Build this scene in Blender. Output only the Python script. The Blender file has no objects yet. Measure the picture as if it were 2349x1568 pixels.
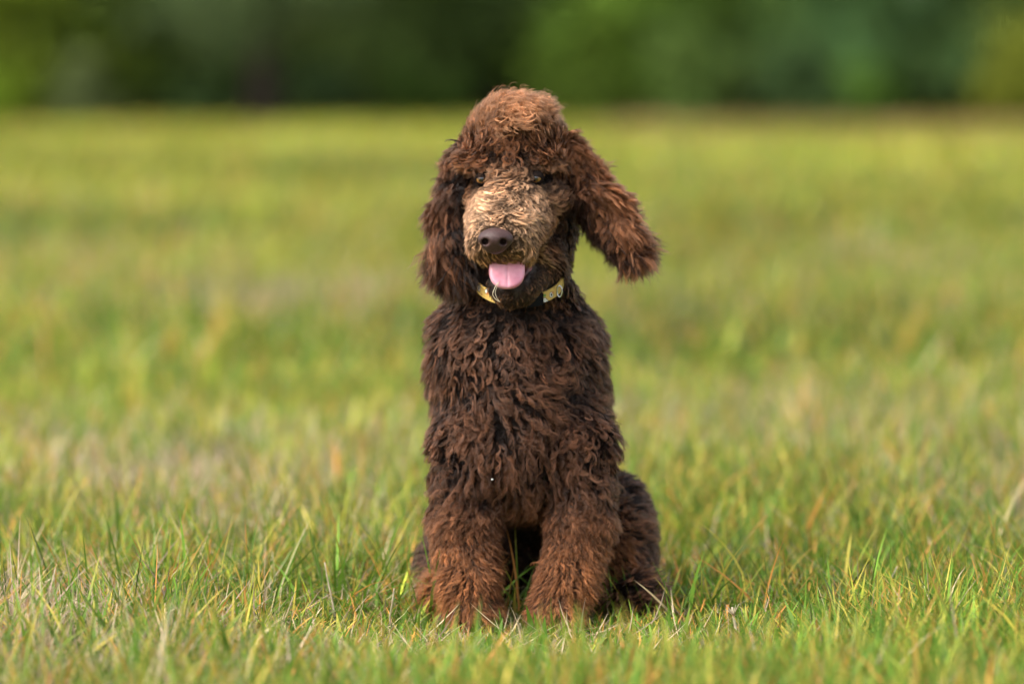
import bpy, math, random
import numpy as np
from mathutils import Vector, Matrix

# ------------------------------------------------------------------ camera, light, exposure
SC = bpy.context.scene
COL = SC.collection
CAM_Y, CAM_H, FOCAL = -4.5, 0.661, 135.0
PITCH = math.radians(4.07)
FPX = FOCAL / 36.0 * 2349.0
SUN_EL, SUN_AZ = math.radians(52), math.radians(-62)     # azimuth measured from the camera's back side, negative = left

cam_d = bpy.data.cameras.new('camera'); cam = bpy.data.objects.new('camera', cam_d); COL.objects.link(cam)
cam_d.lens = FOCAL; cam_d.sensor_width = 36; cam_d.clip_start = 0.1; cam_d.clip_end = 3000
cam.location = (0, CAM_Y, CAM_H); cam.rotation_euler = (math.pi / 2 - PITCH, 0, 0)
cam_d.dof.use_dof = True; cam_d.dof.focus_distance = 4.435; cam_d.dof.aperture_fstop = 2.3
SC.camera = cam

w = bpy.data.worlds.new("World"); SC.world = w; w.use_nodes = True
nt = w.node_tree; bg = nt.nodes['Background']
sky = nt.nodes.new('ShaderNodeTexSky'); sky.sky_type = 'NISHITA'; sky.sun_disc = False
sky.sun_elevation = SUN_EL; sky.altitude = 50; sky.air_density = 1.0; sky.dust_density = 4.0; sky.ozone_density = 0.6
# sun direction vector (towards the sun)
sv = Vector((math.sin(SUN_AZ) * math.cos(SUN_EL), -math.cos(SUN_AZ) * math.cos(SUN_EL), math.sin(SUN_EL)))
sky.sun_rotation = math.atan2(sv.x, sv.y)
hz = nt.nodes.new('ShaderNodeHueSaturation'); hz.inputs['Saturation'].default_value = 0.45      # thin cloud
nt.links.new(sky.outputs[0], hz.inputs['Color']); nt.links.new(hz.outputs[0], bg.inputs[0]); bg.inputs[1].default_value = 0.15
sd = bpy.data.lights.new('sun', 'SUN'); sd.energy = 1.25; sd.angle = math.radians(45); sd.color = (1.0, 0.95, 0.87)
sun = bpy.data.objects.new('sun', sd); COL.objects.link(sun); sun.rotation_euler = sv.to_track_quat('Z', 'Y').to_euler()
sun.location = (-3, -2, 6)
SC.view_settings.view_transform = 'Standard'; SC.view_settings.look = 'None'
SC.view_settings.exposure = 1.30; SC.view_settings.gamma = 1.0
SC.render.engine = 'CYCLES'
SC.cycles.use_denoising = True
SC.cycles.max_bounces = 8; SC.cycles.diffuse_bounces = 3; SC.cycles.glossy_bounces = 4; SC.cycles.transmission_bounces = 5
SC.cycles.sample_clamp_indirect = 6.0
SC.cycles_curves.shape = 'RIBBONS'; SC.cycles_curves.subdivisions = 1

# ------------------------------------------------------------------ helpers
rng = np.random.default_rng(7)
cp, sp = math.cos(PITCH), math.sin(PITCH)

def W(px, py, Y):
    """design grid: point of the vertical plane y=Y seen at pixel (px,py) of a 2349-wide sheet, used to read real sizes off the photo"""
    u = (px - 1174.5) / FPX; v = (784.0 - py) / FPX
    d = np.array([u, cp + v * sp, -sp + v * cp]); t = (Y - CAM_Y) / d[1]
    return np.array([d[0] * t, Y, CAM_H + d[2] * t])

def proj(P):
    P = np.asarray(P); x = P[:, 0]; y = P[:, 1] - CAM_Y; z = P[:, 2] - CAM_H
    dep = y * cp - z * sp; up = y * sp + z * cp
    return 1174.5 + FPX * x / dep, 784.0 - FPX * up / dep

def sstep(a, b, x):
    t = np.clip((x - a) / (b - a), 0, 1); return t * t * (3 - 2 * t)

def unit(v):
    return v / np.maximum(np.linalg.norm(v, axis=-1, keepdims=True), 1e-9)

_vn = np.random.default_rng(3).random((257, 257))
def vnoise(x, y, s, seed=0):
    x = x / s + 31.7 * seed + 50; y = y / s + 17.3 * seed + 50
    xi = np.floor(x).astype(int); yi = np.floor(y).astype(int); fx = x - xi; fy = y - yi
    fx = fx * fx * (3 - 2 * fx); fy = fy * fy * (3 - 2 * fy)
    g = lambda a, b: _vn[a % 257, b % 257]
    return (g(xi, yi) * (1 - fx) + g(xi + 1, yi) * fx) * (1 - fy) + (g(xi, yi + 1) * (1 - fx) + g(xi + 1, yi + 1) * fx) * fy

def tag(o, label=None, cat=None, group=None, kind=None):
    if label: o['label'] = label
    if cat: o['category'] = cat
    if group: o['group'] = group
    if kind: o['kind'] = kind
    return o

def empty(name, loc=(0, 0, 0)):
    o = bpy.data.objects.new(name, None); COL.objects.link(o); o.location = loc; o.empty_display_size = 0.05
    return o

def mesh_np(name, V, F, mat=None, parent=None, smooth=True, cols=None):
    """V (n,3), F list of index arrays each (m,k)"""
    me = bpy.data.meshes.new(name)
    F = [f for f in F if len(f)]
    me.vertices.add(len(V)); me.vertices.foreach_set('co', np.ascontiguousarray(V, dtype=np.float32).ravel())
    nl = sum(f.size for f in F); npol = sum(len(f) for f in F)
    me.loops.add(nl); me.polygons.add(npol)
    me.loops.foreach_set('vertex_index', np.concatenate([f.ravel() for f in F]).astype(np.int32))
    tot = np.concatenate([np.full(len(f), f.shape[1]) for f in F]); st = np.concatenate([[0], np.cumsum(tot)[:-1]])
    me.polygons.foreach_set('loop_start', st.astype(np.int32)); me.polygons.foreach_set('loop_total', tot.astype(np.int32))
    me.update(calc_edges=True)
    me.polygons.foreach_set('use_smooth', np.full(npol, smooth))
    if cols is not None:
        a = me.attributes.new('tone', 'FLOAT_COLOR', 'POINT')
        c = np.ones((len(V), 4), dtype=np.float32); c[:, :3] = cols; a.data.foreach_set('color', c.ravel())
    o = bpy.data.objects.new(name, me); COL.objects.link(o)
    if mat: me.materials.append(mat)
    if parent: o.parent = parent
    return o

def mat(name, rgb=(.5, .5, .5), rough=0.6, **k):
    m = bpy.data.materials.new(name); m.use_nodes = True
    b = m.node_tree.nodes['Principled BSDF']
    b.inputs['Base Color'].default_value = (*rgb, 1); b.inputs['Roughness'].default_value = rough
    for kk, v in k.items(): b.inputs[kk].default_value = v
    return m

def noise_col(m, c1, c2, scale=30, detail=6, lo=.35, hi=.65, bump=0.0, dist=0.002):
    n = m.node_tree; b = n.nodes['Principled BSDF']
    tc = n.nodes.new('ShaderNodeTexCoord'); nz = n.nodes.new('ShaderNodeTexNoise'); nz.inputs['Scale'].default_value = scale; nz.inputs['Detail'].default_value = detail
    r = n.nodes.new('ShaderNodeValToRGB'); r.color_ramp.elements[0].position = lo; r.color_ramp.elements[1].position = hi
    r.color_ramp.elements[0].color = (*c1, 1); r.color_ramp.elements[1].color = (*c2, 1)
    n.links.new(tc.outputs['Object'], nz.inputs['Vector']); n.links.new(nz.outputs['Fac'], r.inputs[0]); n.links.new(r.outputs[0], b.inputs['Base Color'])
    if bump:
        bp = n.nodes.new('ShaderNodeBump'); bp.inputs['Strength'].default_value = bump; bp.inputs['Distance'].default_value = dist
        n.links.new(nz.outputs['Fac'], bp.inputs['Height']); n.links.new(bp.outputs[0], b.inputs['Normal'])
    return m

# ------------------------------------------------------------------ signed distance modelling (organic bodies as one surface)
def sd_ell(P, c, r, R=None):
    q = P - np.asarray(c)
    if R is not None: q = q @ np.asarray(R)          # columns = local axes
    r = np.asarray(r, dtype=float)
    k0 = np.linalg.norm(q / r, axis=-1); k1 = np.linalg.norm(q / (r * r), axis=-1)
    return k0 * (k0 - 1) / np.maximum(k1, 1e-9)

def sd_cone(P, a, b, ra, rb):
    a = np.asarray(a); b = np.asarray(b); ab = b - a
    t = np.clip(((P - a) @ ab) / (ab @ ab), 0, 1)
    return np.linalg.norm(P - a - t[..., None] * ab, axis=-1) - (ra + (rb - ra) * t)

def smin(a, b, k):
    h = np.clip(0.5 + 0.5 * (b - a) / k, 0, 1); return b * (1 - h) + a * h - k * h * (1 - h)

def smax(a, b, k): return -smin(-a, -b, k)

def surface_nets(fn, lo, hi, h):
    lo = np.asarray(lo, float); n = np.ceil((np.asarray(hi) - lo) / h).astype(int) + 1
    g = [lo[i] + np.arange(n[i]) * h for i in range(3)]
    f = np.empty(tuple(n), dtype=np.float32)
    for i in range(n[0]):
        P = np.stack(np.meshgrid([g[0][i]], g[1], g[2], indexing='ij'), -1)[0]
        f[i] = fn(P)
    s = (f < 0)
    c = sum(s[i:n[0] - 1 + i, j:n[1] - 1 + j, k:n[2] - 1 + k].astype(np.int8) for i in (0, 1) for j in (0, 1) for k in (0, 1))
    cells = np.argwhere((c > 0) & (c < 8)); idx = np.full(c.shape, -1, dtype=np.int64); idx[tuple(cells.T)] = np.arange(len(cells))
    acc = np.zeros((len(cells), 3)); cnt = np.zeros(len(cells))
    for a in range(3):
        o1, o2 = [x for x in range(3) if x != a]
        for p in (0, 1):
            for q in (0, 1):
                A = cells.copy(); A[:, o1] += p; A[:, o2] += q; B = A.copy(); B[:, a] += 1
                fa = f[tuple(A.T)]; fb = f[tuple(B.T)]; m = (fa < 0) != (fb < 0)
                t = np.where(m, fa / np.where(m, fa - fb, 1), 0)
                pt = A.astype(float); pt[:, a] += t
                acc[m] += pt[m]; cnt += m
    V = lo + acc / cnt[:, None] * h
    Q = []
    for a in range(3):
        b, d = (a + 1) % 3, (a + 2) % 3
        sl0 = [slice(1, -1)] * 3; sl0[a] = slice(0, -1)
        s0 = s.copy(); A = np.argwhere((np.roll(s, -1, a) != s))
        A = A[(A[:, a] < n[a] - 1) & (A[:, b] > 0) & (A[:, b] < n[b] - 1) & (A[:, d] > 0) & (A[:, d] < n[d] - 1)]
        def cell(db, dd):
            C = A.copy(); C[:, b] += db; C[:, d] += dd; return idx[tuple(C.T)]
        q = np.stack([cell(-1, -1), cell(0, -1), cell(0, 0), cell(-1, 0)], 1)
        ins = s[tuple(A.T)]
        q[~ins] = q[~ins][:, ::-1]; Q.append(q)
    return V, np.concatenate(Q)

def tri_area_sampler(V, Q, N, rg, dens=None):
    T = np.concatenate([Q[:, [0, 1, 2]], Q[:, [0, 2, 3]]]) if Q.shape[1] == 4 else Q
    a, b, c = V[T[:, 0]], V[T[:, 1]], V[T[:, 2]]; nn = np.cross(b - a, c - a); ar = np.linalg.norm(nn, axis=1) / 2
    # smooth vertex normals
    vn = np.zeros_like(V); [np.add.at(vn, T[:, i], nn) for i in range(3)]; vn = unit(vn)
    wgt = ar * (dens((a + b + c) / 3, unit(nn)) if dens else 1)
    k = rg.choice(len(T), N, p=wgt / wgt.sum()); r1, r2 = rg.random(N), rg.random(N); m = r1 + r2 > 1; r1[m] = 1 - r1[m]; r2[m] = 1 - r2[m]
    P = a[k] + (b[k] - a[k]) * r1[:, None] + (c[k] - a[k]) * r2[:, None]
    NN = unit(vn[T[k, 0]] * (1 - r1 - r2)[:, None] + vn[T[k, 1]] * r1[:, None] + vn[T[k, 2]] * r2[:, None])
    return P, NN

# ------------------------------------------------------------------ fur
def hair_layer(P, N, flow, L, lift, amp, turns, col, tipcol, kids, spread, rad, rg, K=12, tp=1.3, clump=0.85, frizz=0.0006, sag=0.0, loop=0.3, swirl=1.0, expo=1.25):
    """P,N,flow (n,3); L,lift,amp,turns,spread (n,) ; each root is a lock of `kids` strands wound round one curling centre line"""
    n = len(P); t = np.linspace(0, 1, K)
    fl = unit(flow - N * np.sum(flow * N, 1)[:, None])
    bt = np.cross(N, fl)
    # a random turn of the combing direction
    px_, py_ = proj(P)
    ang = rg.normal(0, .28, n) + (vnoise(px_, py_, 58, 21) - .5) * 1.9 * swirl + (vnoise(px_, py_, 22, 22) - .5) * 1.2 * swirl
    L = L * (.86 + .28 * vnoise(px_, py_, 30, 23)); lift = lift * (.8 + .4 * vnoise(px_, py_, 26, 24))
    fl = fl * np.cos(ang)[:, None] + bt * np.sin(ang)[:, None]; bt = np.cross(N, fl)
    n_ = n * kids
    I = np.repeat(np.arange(n), kids)
    Lk = L[I] * (0.84 + 0.26 * rg.random(n_)); Lk *= np.where(rg.random(n_) < .04, 1.18, 1)
    off = rg.normal(0, 1, (n_, 2)) * spread[I][:, None]; off = np.clip(off, -2.2 * spread.max(), 2.2 * spread.max())
    ph = (vnoise(px_, py_, 26, 41) * 9.0 + vnoise(px_, py_, 11, 42) * 4.0 + rg.normal(0, .55, n))[I] + rg.normal(0, .14, n_)
    hand = np.where(vnoise(px_, py_, 38, 43) + rg.normal(0, .07, n) < .5, 1.0, -1.0)[I]
    a = (amp * (0.8 + 0.4 * rg.random(n)))[I] * (0.9 + .2 * rg.random(n_))
    tu = (turns * (0.85 + 0.3 * rg.random(n)))[I]
    frz = rg.normal(0, 1, (n_, 2)); frp = rg.random((n_, 2)) * 6.28
    pos = np.empty((n_, K, 3), dtype=np.float32)
    li = (lift * (0.75 + .5 * rg.random(n)))[I]
    Pi, Ni, Fi, Bi = P[I], N[I], fl[I], bt[I]
    lp = (loop[I] if np.ndim(loop) else loop)
    for j, tt in enumerate(t):
        up = li * (tt - 0.5 * tt * tt)
        fw = (1 - li * .45) * 0.45 * tt + 0.62 * tt * tt * (0.6 + .4 * (1 - li))
        env = tt ** 0.6
        th = ph + hand * tu * 2 * np.pi * tt ** expo
        cu1 = a * env * np.cos(th) - 0; cu2 = a * env * np.sin(th)
        cl = 1 - clump * min(1, tt * 2.0) ** .8
        wob = frizz * tt
        c = Pi + Ni * (Lk * up + (1 - .75 * lp) * cu2)[:, None] + Fi * (Lk * fw + off[:, 0] * cl + lp * cu2)[:, None] + Bi * (cu1 + off[:, 1] * cl)[:, None]
        c = c + Bi * (wob * np.sin(9 * tt + frp[:, 0]) * frz[:, 0])[:, None] + Ni * (wob * np.sin(8 * tt + frp[:, 1]) * frz[:, 1] + (off[:, 0] * .5) * (1 - cl) * 0.25)[:, None]
        c[:, 2] -= sag * Lk * tt * tt
        pos[:, j] = c
    # colour along each strand
    jit = np.exp(rg.normal(0, .16, (n_, 1)) + rg.normal(0, .42, (n, 1))[I] - .09)
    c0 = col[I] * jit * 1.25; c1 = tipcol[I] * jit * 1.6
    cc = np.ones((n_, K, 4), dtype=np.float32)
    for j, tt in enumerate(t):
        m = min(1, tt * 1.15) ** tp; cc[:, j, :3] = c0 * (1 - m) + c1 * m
    r = (rad * (1 - 0.75 * t ** 2.2)).astype(np.float32)
    return pos, cc, np.tile(r, (n_, 1))

def hair_object(name, layers, material, parent):
    pos = np.concatenate([l[0].reshape(-1, 3) for l in layers]); cc = np.concatenate([l[1].reshape(-1, 4) for l in layers]); r = np.concatenate([l[2].ravel() for l in layers])
    sizes = [l[0].shape[1] for l in layers for _ in range(l[0].shape[0])]
    hc = bpy.data.hair_curves.new(name); hc.add_curves(sizes)
    hc.points.foreach_set('position', np.ascontiguousarray(pos, dtype=np.float32).ravel())
    ra = hc.attributes.get('radius') or hc.attributes.new('radius', 'FLOAT', 'POINT'); ra.data.foreach_set('value', r.astype(np.float32))
    ca = hc.attributes.new('hcol', 'FLOAT_COLOR', 'POINT'); ca.data.foreach_set('color', np.ascontiguousarray(cc, dtype=np.float32).ravel())
    hc.materials.append(material)
    o = bpy.data.objects.new(name, hc); COL.objects.link(o); o.parent = parent
    return o

def hair_mat(name, rough=.32):
    m = bpy.data.materials.new(name); m.use_nodes = True; n = m.node_tree; b = n.nodes['Principled BSDF']
    at = n.nodes.new('ShaderNodeAttribute'); at.attribute_name = 'hcol'
    n.links.new(at.outputs['Color'], b.inputs['Base Color']); b.inputs['Roughness'].default_value = rough; b.inputs['Specular IOR Level'].default_value = .28
    h = n.nodes.new('ShaderNodeBsdfHairPrincipled'); h.model = 'CHIANG'; h.parametrization = 'COLOR'
    n.links.new(at.outputs['Color'], h.inputs['Color']); h.inputs['Roughness'].default_value = .28; h.inputs['Radial Roughness'].default_value = .4; h.inputs['IOR'].default_value = 1.3
    mx = n.nodes.new('ShaderNodeMixShader'); mx.inputs[0].default_value = .35
    n.links.new(b.outputs[0], mx.inputs[1]); n.links.new(h.outputs[0], mx.inputs[2]); n.links.new(mx.outputs[0], n.nodes['Material Output'].inputs[0])
    return m

# ------------------------------------------------------------------ terrain
def gz(x, y):
    x = np.asarray(x, float); y = np.asarray(y, float)
    r = np.sqrt(x * x + (y) ** 2); k = sstep(1.2, 6, r)
    return k * ((vnoise(x, y, 3.1, 1) - .5) * .07 + (vnoise(x, y, 11, 2) - .5) * .22 - .35 * sstep(8, 45, y))

def mat_ground():
    m = mat('soil and thatch', (.12, .09, .045), .95)
    n = m.node_tree; b = n.nodes['Principled BSDF']; tc = n.nodes.new('ShaderNodeTexCoord')
    n1 = n.nodes.new('ShaderNodeTexNoise'); n1.inputs['Scale'].default_value = 60; n1.inputs['Detail'].default_value = 8
    n2 = n.nodes.new('ShaderNodeTexNoise'); n2.inputs['Scale'].default_value = 1.3
    r1 = n.nodes.new('ShaderNodeValToRGB'); r1.color_ramp.elements[0].color = (.05, .06, .015, 1); r1.color_ramp.elements[1].color = (.2, .17, .08, 1)
    r1.color_ramp.elements[0].position = .3; r1.color_ramp.elements[1].position = .7
    r2 = n.nodes.new('ShaderNodeValToRGB'); r2.color_ramp.elements[0].color = (.09, .13, .02, 1); r2.color_ramp.elements[1].color = (.2, .2, .05, 1)
    mx = n.nodes.new('ShaderNodeMix'); mx.data_type = 'RGBA'; mx.inputs[0].default_value = .5
    n.links.new(tc.outputs['Object'], n1.inputs[0]); n.links.new(tc.outputs['Object'], n2.inputs[0])
    n.links.new(n1.outputs[0], r1.inputs[0]); n.links.new(n2.outputs[0], r2.inputs[0])
    n.links.new(r1.outputs[0], mx.inputs[6]); n.links.new(r2.outputs[0], mx.inputs[7]); n.links.new(mx.outputs[2], b.inputs['Base Color'])
    return m

def build_ground():
    ys = np.concatenate([np.arange(-8, 12, .25), np.arange(12, 90, 1.0), np.array([90, 120, 200, 500, 1200])])
    xs = np.concatenate([[-1200, -400, -150], np.arange(-60, -8, 2), np.arange(-8, 8.01, .25), np.arange(10, 61, 2), [150, 400, 1200]])
    X, Y = np.meshgrid(xs, ys); Z = gz(X, Y)
    V = np.stack([X.ravel(), Y.ravel(), Z.ravel()], 1); nx, ny = len(xs), len(ys)
    i = (np.arange(ny - 1)[:, None] * nx + np.arange(nx - 1)[None]).ravel()
    o = mesh_np('ground', V, [np.stack([i, i + 1, i + nx + 1, i + nx], 1)], mat_ground()); tag(o, kind='structure')

def mat_tone(name, transl=.35, rough=.45, spec=.35):
    m = bpy.data.materials.new(name); m.use_nodes = True; n = m.node_tree; b = n.nodes['Principled BSDF']
    at = n.nodes.new('ShaderNodeAttribute'); at.attribute_name = 'tone'; n.links.new(at.outputs['Color'], b.inputs['Base Color'])
    b.inputs['Roughness'].default_value = rough; b.inputs['Specular IOR Level'].default_value = spec
    tr = n.nodes.new('ShaderNodeBsdfTranslucent'); mx = n.nodes.new('ShaderNodeMixShader'); mx.inputs[0].default_value = transl
    n.links.new(at.outputs['Color'], tr.inputs[0]); n.links.new(b.outputs[0], mx.inputs[1]); n.links.new(tr.outputs[0], mx.inputs[2])
    n.links.new(mx.outputs[0], n.nodes['Material Output'].inputs[0])
    return m

PAL = np.array([[.100, .190, .020], [.165, .245, .024], [.36, .40, .042], [.44, .36, .06], [.52, .41, .26], [.55, .24, .06], [.33, .235, .18], [.065, .10, .020]])

def blades(X, Y, Z0, H, Wd, lean, az, bend, col, tip, S, base_tone=.55):
    """grass blades: tapering ribbons of S segments ending in a point; returns V, quads, tris, colours"""
    n = len(X); t = np.linspace(0, 1, S + 1); H = np.minimum(H, 2.1 * np.median(H)); Wd = np.minimum(Wd, 2 * np.median(Wd))
    ax, ay = np.cos(az), np.sin(az)
    fa = az + rng.normal(np.pi / 2, .7, n); wx, wy = np.cos(fa), np.sin(fa)
    V = np.empty((n, 2 * S + 1, 3), dtype=np.float32); C = np.empty((n, 2 * S + 1, 3), dtype=np.float32)
    for j, tt in enumerate(t):
        an = lean + bend * tt * .5
        hz = H * tt * np.sin(an); vt = H * tt * np.cos(an)
        cx, cy, cz = X + ax * hz, Y + ay * hz, Z0 + np.maximum(vt, 0.002)
        wd = Wd * (np.minimum(1, (1 - tt) * 1.7 + .02) ** .8) * (.65 + .35 * min(1, tt * 3)) * .5
        m = sstep(.45, 1.0, np.full(n, tt))[:, None]
        cc = (col * (1 - m) + tip * m) * (base_tone + (1 - base_tone) * min(1, .3 + tt * 2.2))  # each blade is darker towards its base
        if j < S:
            V[:, 2 * j] = np.stack([cx - wx * wd, cy - wy * wd, cz], 1); V[:, 2 * j + 1] = np.stack([cx + wx * wd, cy + wy * wd, cz], 1)
            C[:, 2 * j] = cc; C[:, 2 * j + 1] = cc
        else:
            V[:, 2 * j] = np.stack([cx, cy, cz], 1); C[:, 2 * j] = cc
    base = (np.arange(n) * (2 * S + 1))[:, None]
    Q = np.concatenate([base + np.array([[2 * j, 2 * j + 1, 2 * j + 3, 2 * j + 2]]) for j in range(S - 1)]) if S > 1 else np.empty((0, 4), int)
    T = base + np.array([[2 * S - 2, 2 * S - 1, 2 * S]])
    return V.reshape(-1, 3), Q, T, C.reshape(-1, 3)

def grass_zone(y0, y1, half0, half1, ntuft, per, sig, hmean, wmean, S, edge_k=1.0, dry=0.0):
    # tufts scattered over a trapezium, blades round each tuft
    y = y0 + (y1 - y0) * rng.random(ntuft * 3); x = (rng.random(ntuft * 3) * 2 - 1) * max(half0, half1)
    k = np.abs(x) < half0 + (half1 - half0) * (y - y0) / (y1 - y0)
    x, y = x[k], y[k]
    f = vnoise(x, y, .35, 5) * .5 + vnoise(x, y, 1.2, 6) * .5; p = .35 + f; k = rng.random(len(x)) < p
    x, y = x[k][:ntuft], y[k][:ntuft]
    n = len(x) * per; I = np.repeat(np.arange(len(x)), per)
    X = x[I] + rng.normal(0, sig, n); Y = y[I] + rng.normal(0, sig, n)
    hn = vnoise(X, Y, .55, 8) * .6 + vnoise(X, Y, 2.1, 9) * .4
    H = hmean * (.35 + 1.0 * hn) * np.exp(rng.normal(0, .33, n)) * (.75 + .5 * rng.random(len(x)))[I]
    Wd = wmean * np.exp(rng.normal(0, .3, n)); lean = np.abs(rng.normal(.38, .34, n)); bend = rng.gamma(1.6, .5, n)
    az = np.where(rng.random(n) < .55, (rng.random(len(x)) * 6.28)[I] + rng.normal(0, .9, n), rng.random(n) * 6.28)
    # which plants grow where
    m1 = vnoise(X, Y, .9, 11); m2 = vnoise(X, Y, 3.3, 12); m3 = vnoise(X, Y, 7.5, 13); gq = rng.random(n)
    yel = np.clip(.20 + .75 * (m2 - .4) + .45 * (m3 - .5) + .65 * sstep(0, 14, Y) + .2 * sstep(14, 50, Y), .03, .97)
    dr = np.clip(.21 + dry + 1.0 * (m1 - .58), .08, .6)
    dr = dr * (1 - .55 * sstep(5, 16, Y))
    for qx, qy, qr, qs in ((-.55, 5.6, .50, .85), (-.50, 1.35, .22, .45), (-.95, 2.2, .2, .1), (-.42, .75, .16, .5), (.75, .9, .2, .35), (-.62, -.05, .14, .4), (-1.9, 5.0, .3, .4), (1.0, 6.5, .9, .25), (-1.5, 8, 1.0, .35), (.62, 2.3, .35, .25), (-.2, .62, .2, .3), (1.6, 3.2, .4, .3)):
        dr = dr + qs * np.exp(-((X - qx) / qr) ** 2 - ((Y - qy) / (qr * 1.6)) ** 2)
    dr = np.minimum(dr, .85)
    for qx, qy, qr, qs in ((-.75, 19.5, .9, .9), (-1.2, 24, 1.2, .6), (1.7, 21, 1.6, .5), (1.0, 14, .8, .5), (2.3, 12, .9, .5), (-2.4, 12, .9, .4)):
        yel = yel - qs * np.exp(-((X - qx - .12 * (qy - Y)) / qr) ** 2 - ((Y - qy) / (qr * 3)) ** 2)
    ci = np.where(gq < yel * .55, 2, np.where(gq < yel, 1, 0)); ci = np.where(rng.random(n) < .12, 3, ci); ci = np.where(rng.random(n) < .08, 7, ci)
    q2 = rng.random(n); isd = q2 < dr; ci = np.where(isd, np.where(rng.random(n) < .6, 4, 6), ci); ci = np.where(rng.random(n) < .045, 5, ci)
    col = PAL[ci] * np.exp(rng.normal(0, .16, (n, 1)) + rng.normal(0, .22, (len(x), 1))[I] + .5 * (vnoise(X, Y, 1.7, 31) - .5)[:, None] + .7 * (vnoise(X, Y, 5.0, 32) - .5)[:, None] * sstep(3, 12, Y)[:, None])
    q3 = rng.random(n); tip = np.where((q3 < .12)[:, None], PAL[5], np.where((q3 < .34)[:, None], PAL[3] * 1.2, col * 1.05)); tip = np.where(isd[:, None], col, tip)
    Wd = np.where(isd, Wd * .6, Wd); lean = np.where(isd, lean + .45 * rng.random(n), lean); bend = np.where(isd, bend * 1.5, bend)
    return X, Y, H, Wd, lean, az, bend, col, tip

def build_grass(root_mask):
    parts = []
    def add(X, Y, H, Wd, lean, az, bend, col, tip, S, base_tone=.6):
        k = ~root_mask(X, Y)
        X, Y, H, Wd, lean, az, bend, col, tip = [q[k] for q in (X, Y, H, Wd, lean, az, bend, col, tip)]
        parts.append(blades(X, Y, gz(X, Y) - .003, H, Wd, lean, az, bend, col, tip, S, base_tone))
    def keep_low(a):
        X, Y, H = a[0], a[1], a[2]
        near = np.exp(-(np.abs(X - .03) / .32) ** 3) * np.where(Y < .05, np.exp(-(np.abs(Y + .16) / .30) ** 3), 0)
        H[:] = np.minimum(H, .14 - .085 * near)
        H *= 1 - .66 * near; return a
    # in focus, near: many fine blades
    add(*keep_low(grass_zone(-1.55, 1.1, .80, .95, 8600, 13, .018, .076, .0029, 5)), 5)
    add(*keep_low(grass_zone(-1.3, .5, .75, .90, 6500, 10, .03, .030, .0015, 4, dry=.35)), 4)
    add(*keep_low(grass_zone(-1.3, 1.0, .75, .95, 1500, 5, .02, .075, .0048, 5)), 5)
    add(*keep_low(grass_zone(-1.3, 1.0, .75, .95, 900, 5, .03, .13, .0022, 6, dry=.15)), 6)
    # lying dry straw
    n = 14000; X = (rng.random(n) * 2 - 1) * .95; Y = -1.3 + 2.3 * rng.random(n); c = PAL[np.where(rng.random(n) < .6, 4, 6)] * np.exp(rng.normal(.1, .2, (n, 1)))
    add(X, Y, .03 + .06 * rng.random(n), .0013 + .001 * rng.random(n), 1.0 + .45 * rng.random(n), rng.random(n) * 6.28, rng.normal(0, .5, n), c, c, 4, 1.0)
    # rushes of broad fresh blades in front of the paws
    hero = [(1226, 1395, 1478, -.10, .0075, 0), (1238, 1420, 1500, -.13, .006, 0), (1155, 1410, 1485, -.09, .006, 0), (1262, 1380, 1470, -.08, .003, 0), (1300, 1400, 1480, -.1, .003, 1),
            (1430, 1400, 1480, -.06, .0028, 0), (1480, 1385, 1470, -.05, .003, 1), (1520, 1370, 1470, -.05, .003, 0), (1545, 1395, 1480, -.05, .004, 0), (1190, 1400, 1490, -.12, .0018, 4), (1398, 1415, 1480, -.08, .003, 1),
            (900, 1370, 1480, -.05, .002, 0), (935, 1395, 1480, -.05, .003, 0), (965, 1380, 1460, -.05, .003, 1), (1010, 1400, 1480, -.06, .0025, 0), (1330, 1385, 1480, -.09, .0022, 6), (600, 1480, 1560, -.25, .004, 1),
            (60, 1440, 1560, -.3, .006, 2), (90, 1470, 1568, -.35, .006, 1), (1990, 1330, 1450, -.0, .004, 0), (2020, 1360, 1480, -.05, .004, 1), (1900, 1390, 1480, -.05, .0045, 0), (1590, 1400, 1500, -.1, .005, 1)]
    for px, py, pb, Y, wd, ci in hero:
        a = W(px, py, Y); H = max(.03, a[2] * 1.05 + .005)
        nn = 3; X = a[0] + rng.normal(0, .006, nn)
        add(X, np.full(nn, Y) + rng.normal(0, .01, nn), H * np.array([1.1, .85, .65]), wd * np.array([1.1, .8, .7]), np.array([.12, .35, .5]) * rng.random(nn), rng.random(nn) * 6.28, rng.random(nn) * .5, np.tile(PAL[ci], (nn, 1)), np.tile(PAL[ci] * 1.1, (nn, 1)), 6, .8)
    # behind the dog and outward, coarser with distance
    add(*grass_zone(1.0, 3.4, 1.1, 1.7, 7000, 12, .035, .085, .0042, 4), 4)
    add(*grass_zone(3.2, 9, 3.0, 5.2, 11500, 12, .07, .11, .009, 3), 3)
    add(*grass_zone(8.5, 24, 5.4, 14, 15000, 10, .16, .11, .022, 2), 2)
    add(*grass_zone(22, 68, 13, 36, 19000, 9, .35, .11, .05, 2), 2)
    n = 1100; X = rng.uniform(1.5, 11, n); Y = rng.uniform(56, 61.5, n); X = X + .25 * (Y - 58); c = np.array([.36, .21, .11]) * np.exp(rng.normal(0, .2, (n, 1)))
    add(X, Y, .12 + .16 * rng.random(n), .035 + .02 * rng.random(n), .3 * rng.random(n), rng.random(n) * 6.28, rng.random(n) * .6, c, c * 1.15, 2, .9)
    # a verge outside the frame so that a step aside still finds a meadow
    for sx in (-1, 1):
        a = list(grass_zone(-1.5, 9, 1.7, 1.9, 5200, 9, .06, .085, .010, 2)); a[0] = a[0] + sx * (2.6 + .12 * np.clip(a[1], 0, 9)); add(*a, 2)
    off = 0; Vs, Qs, Ts, Cs = [], [], [], []
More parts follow.
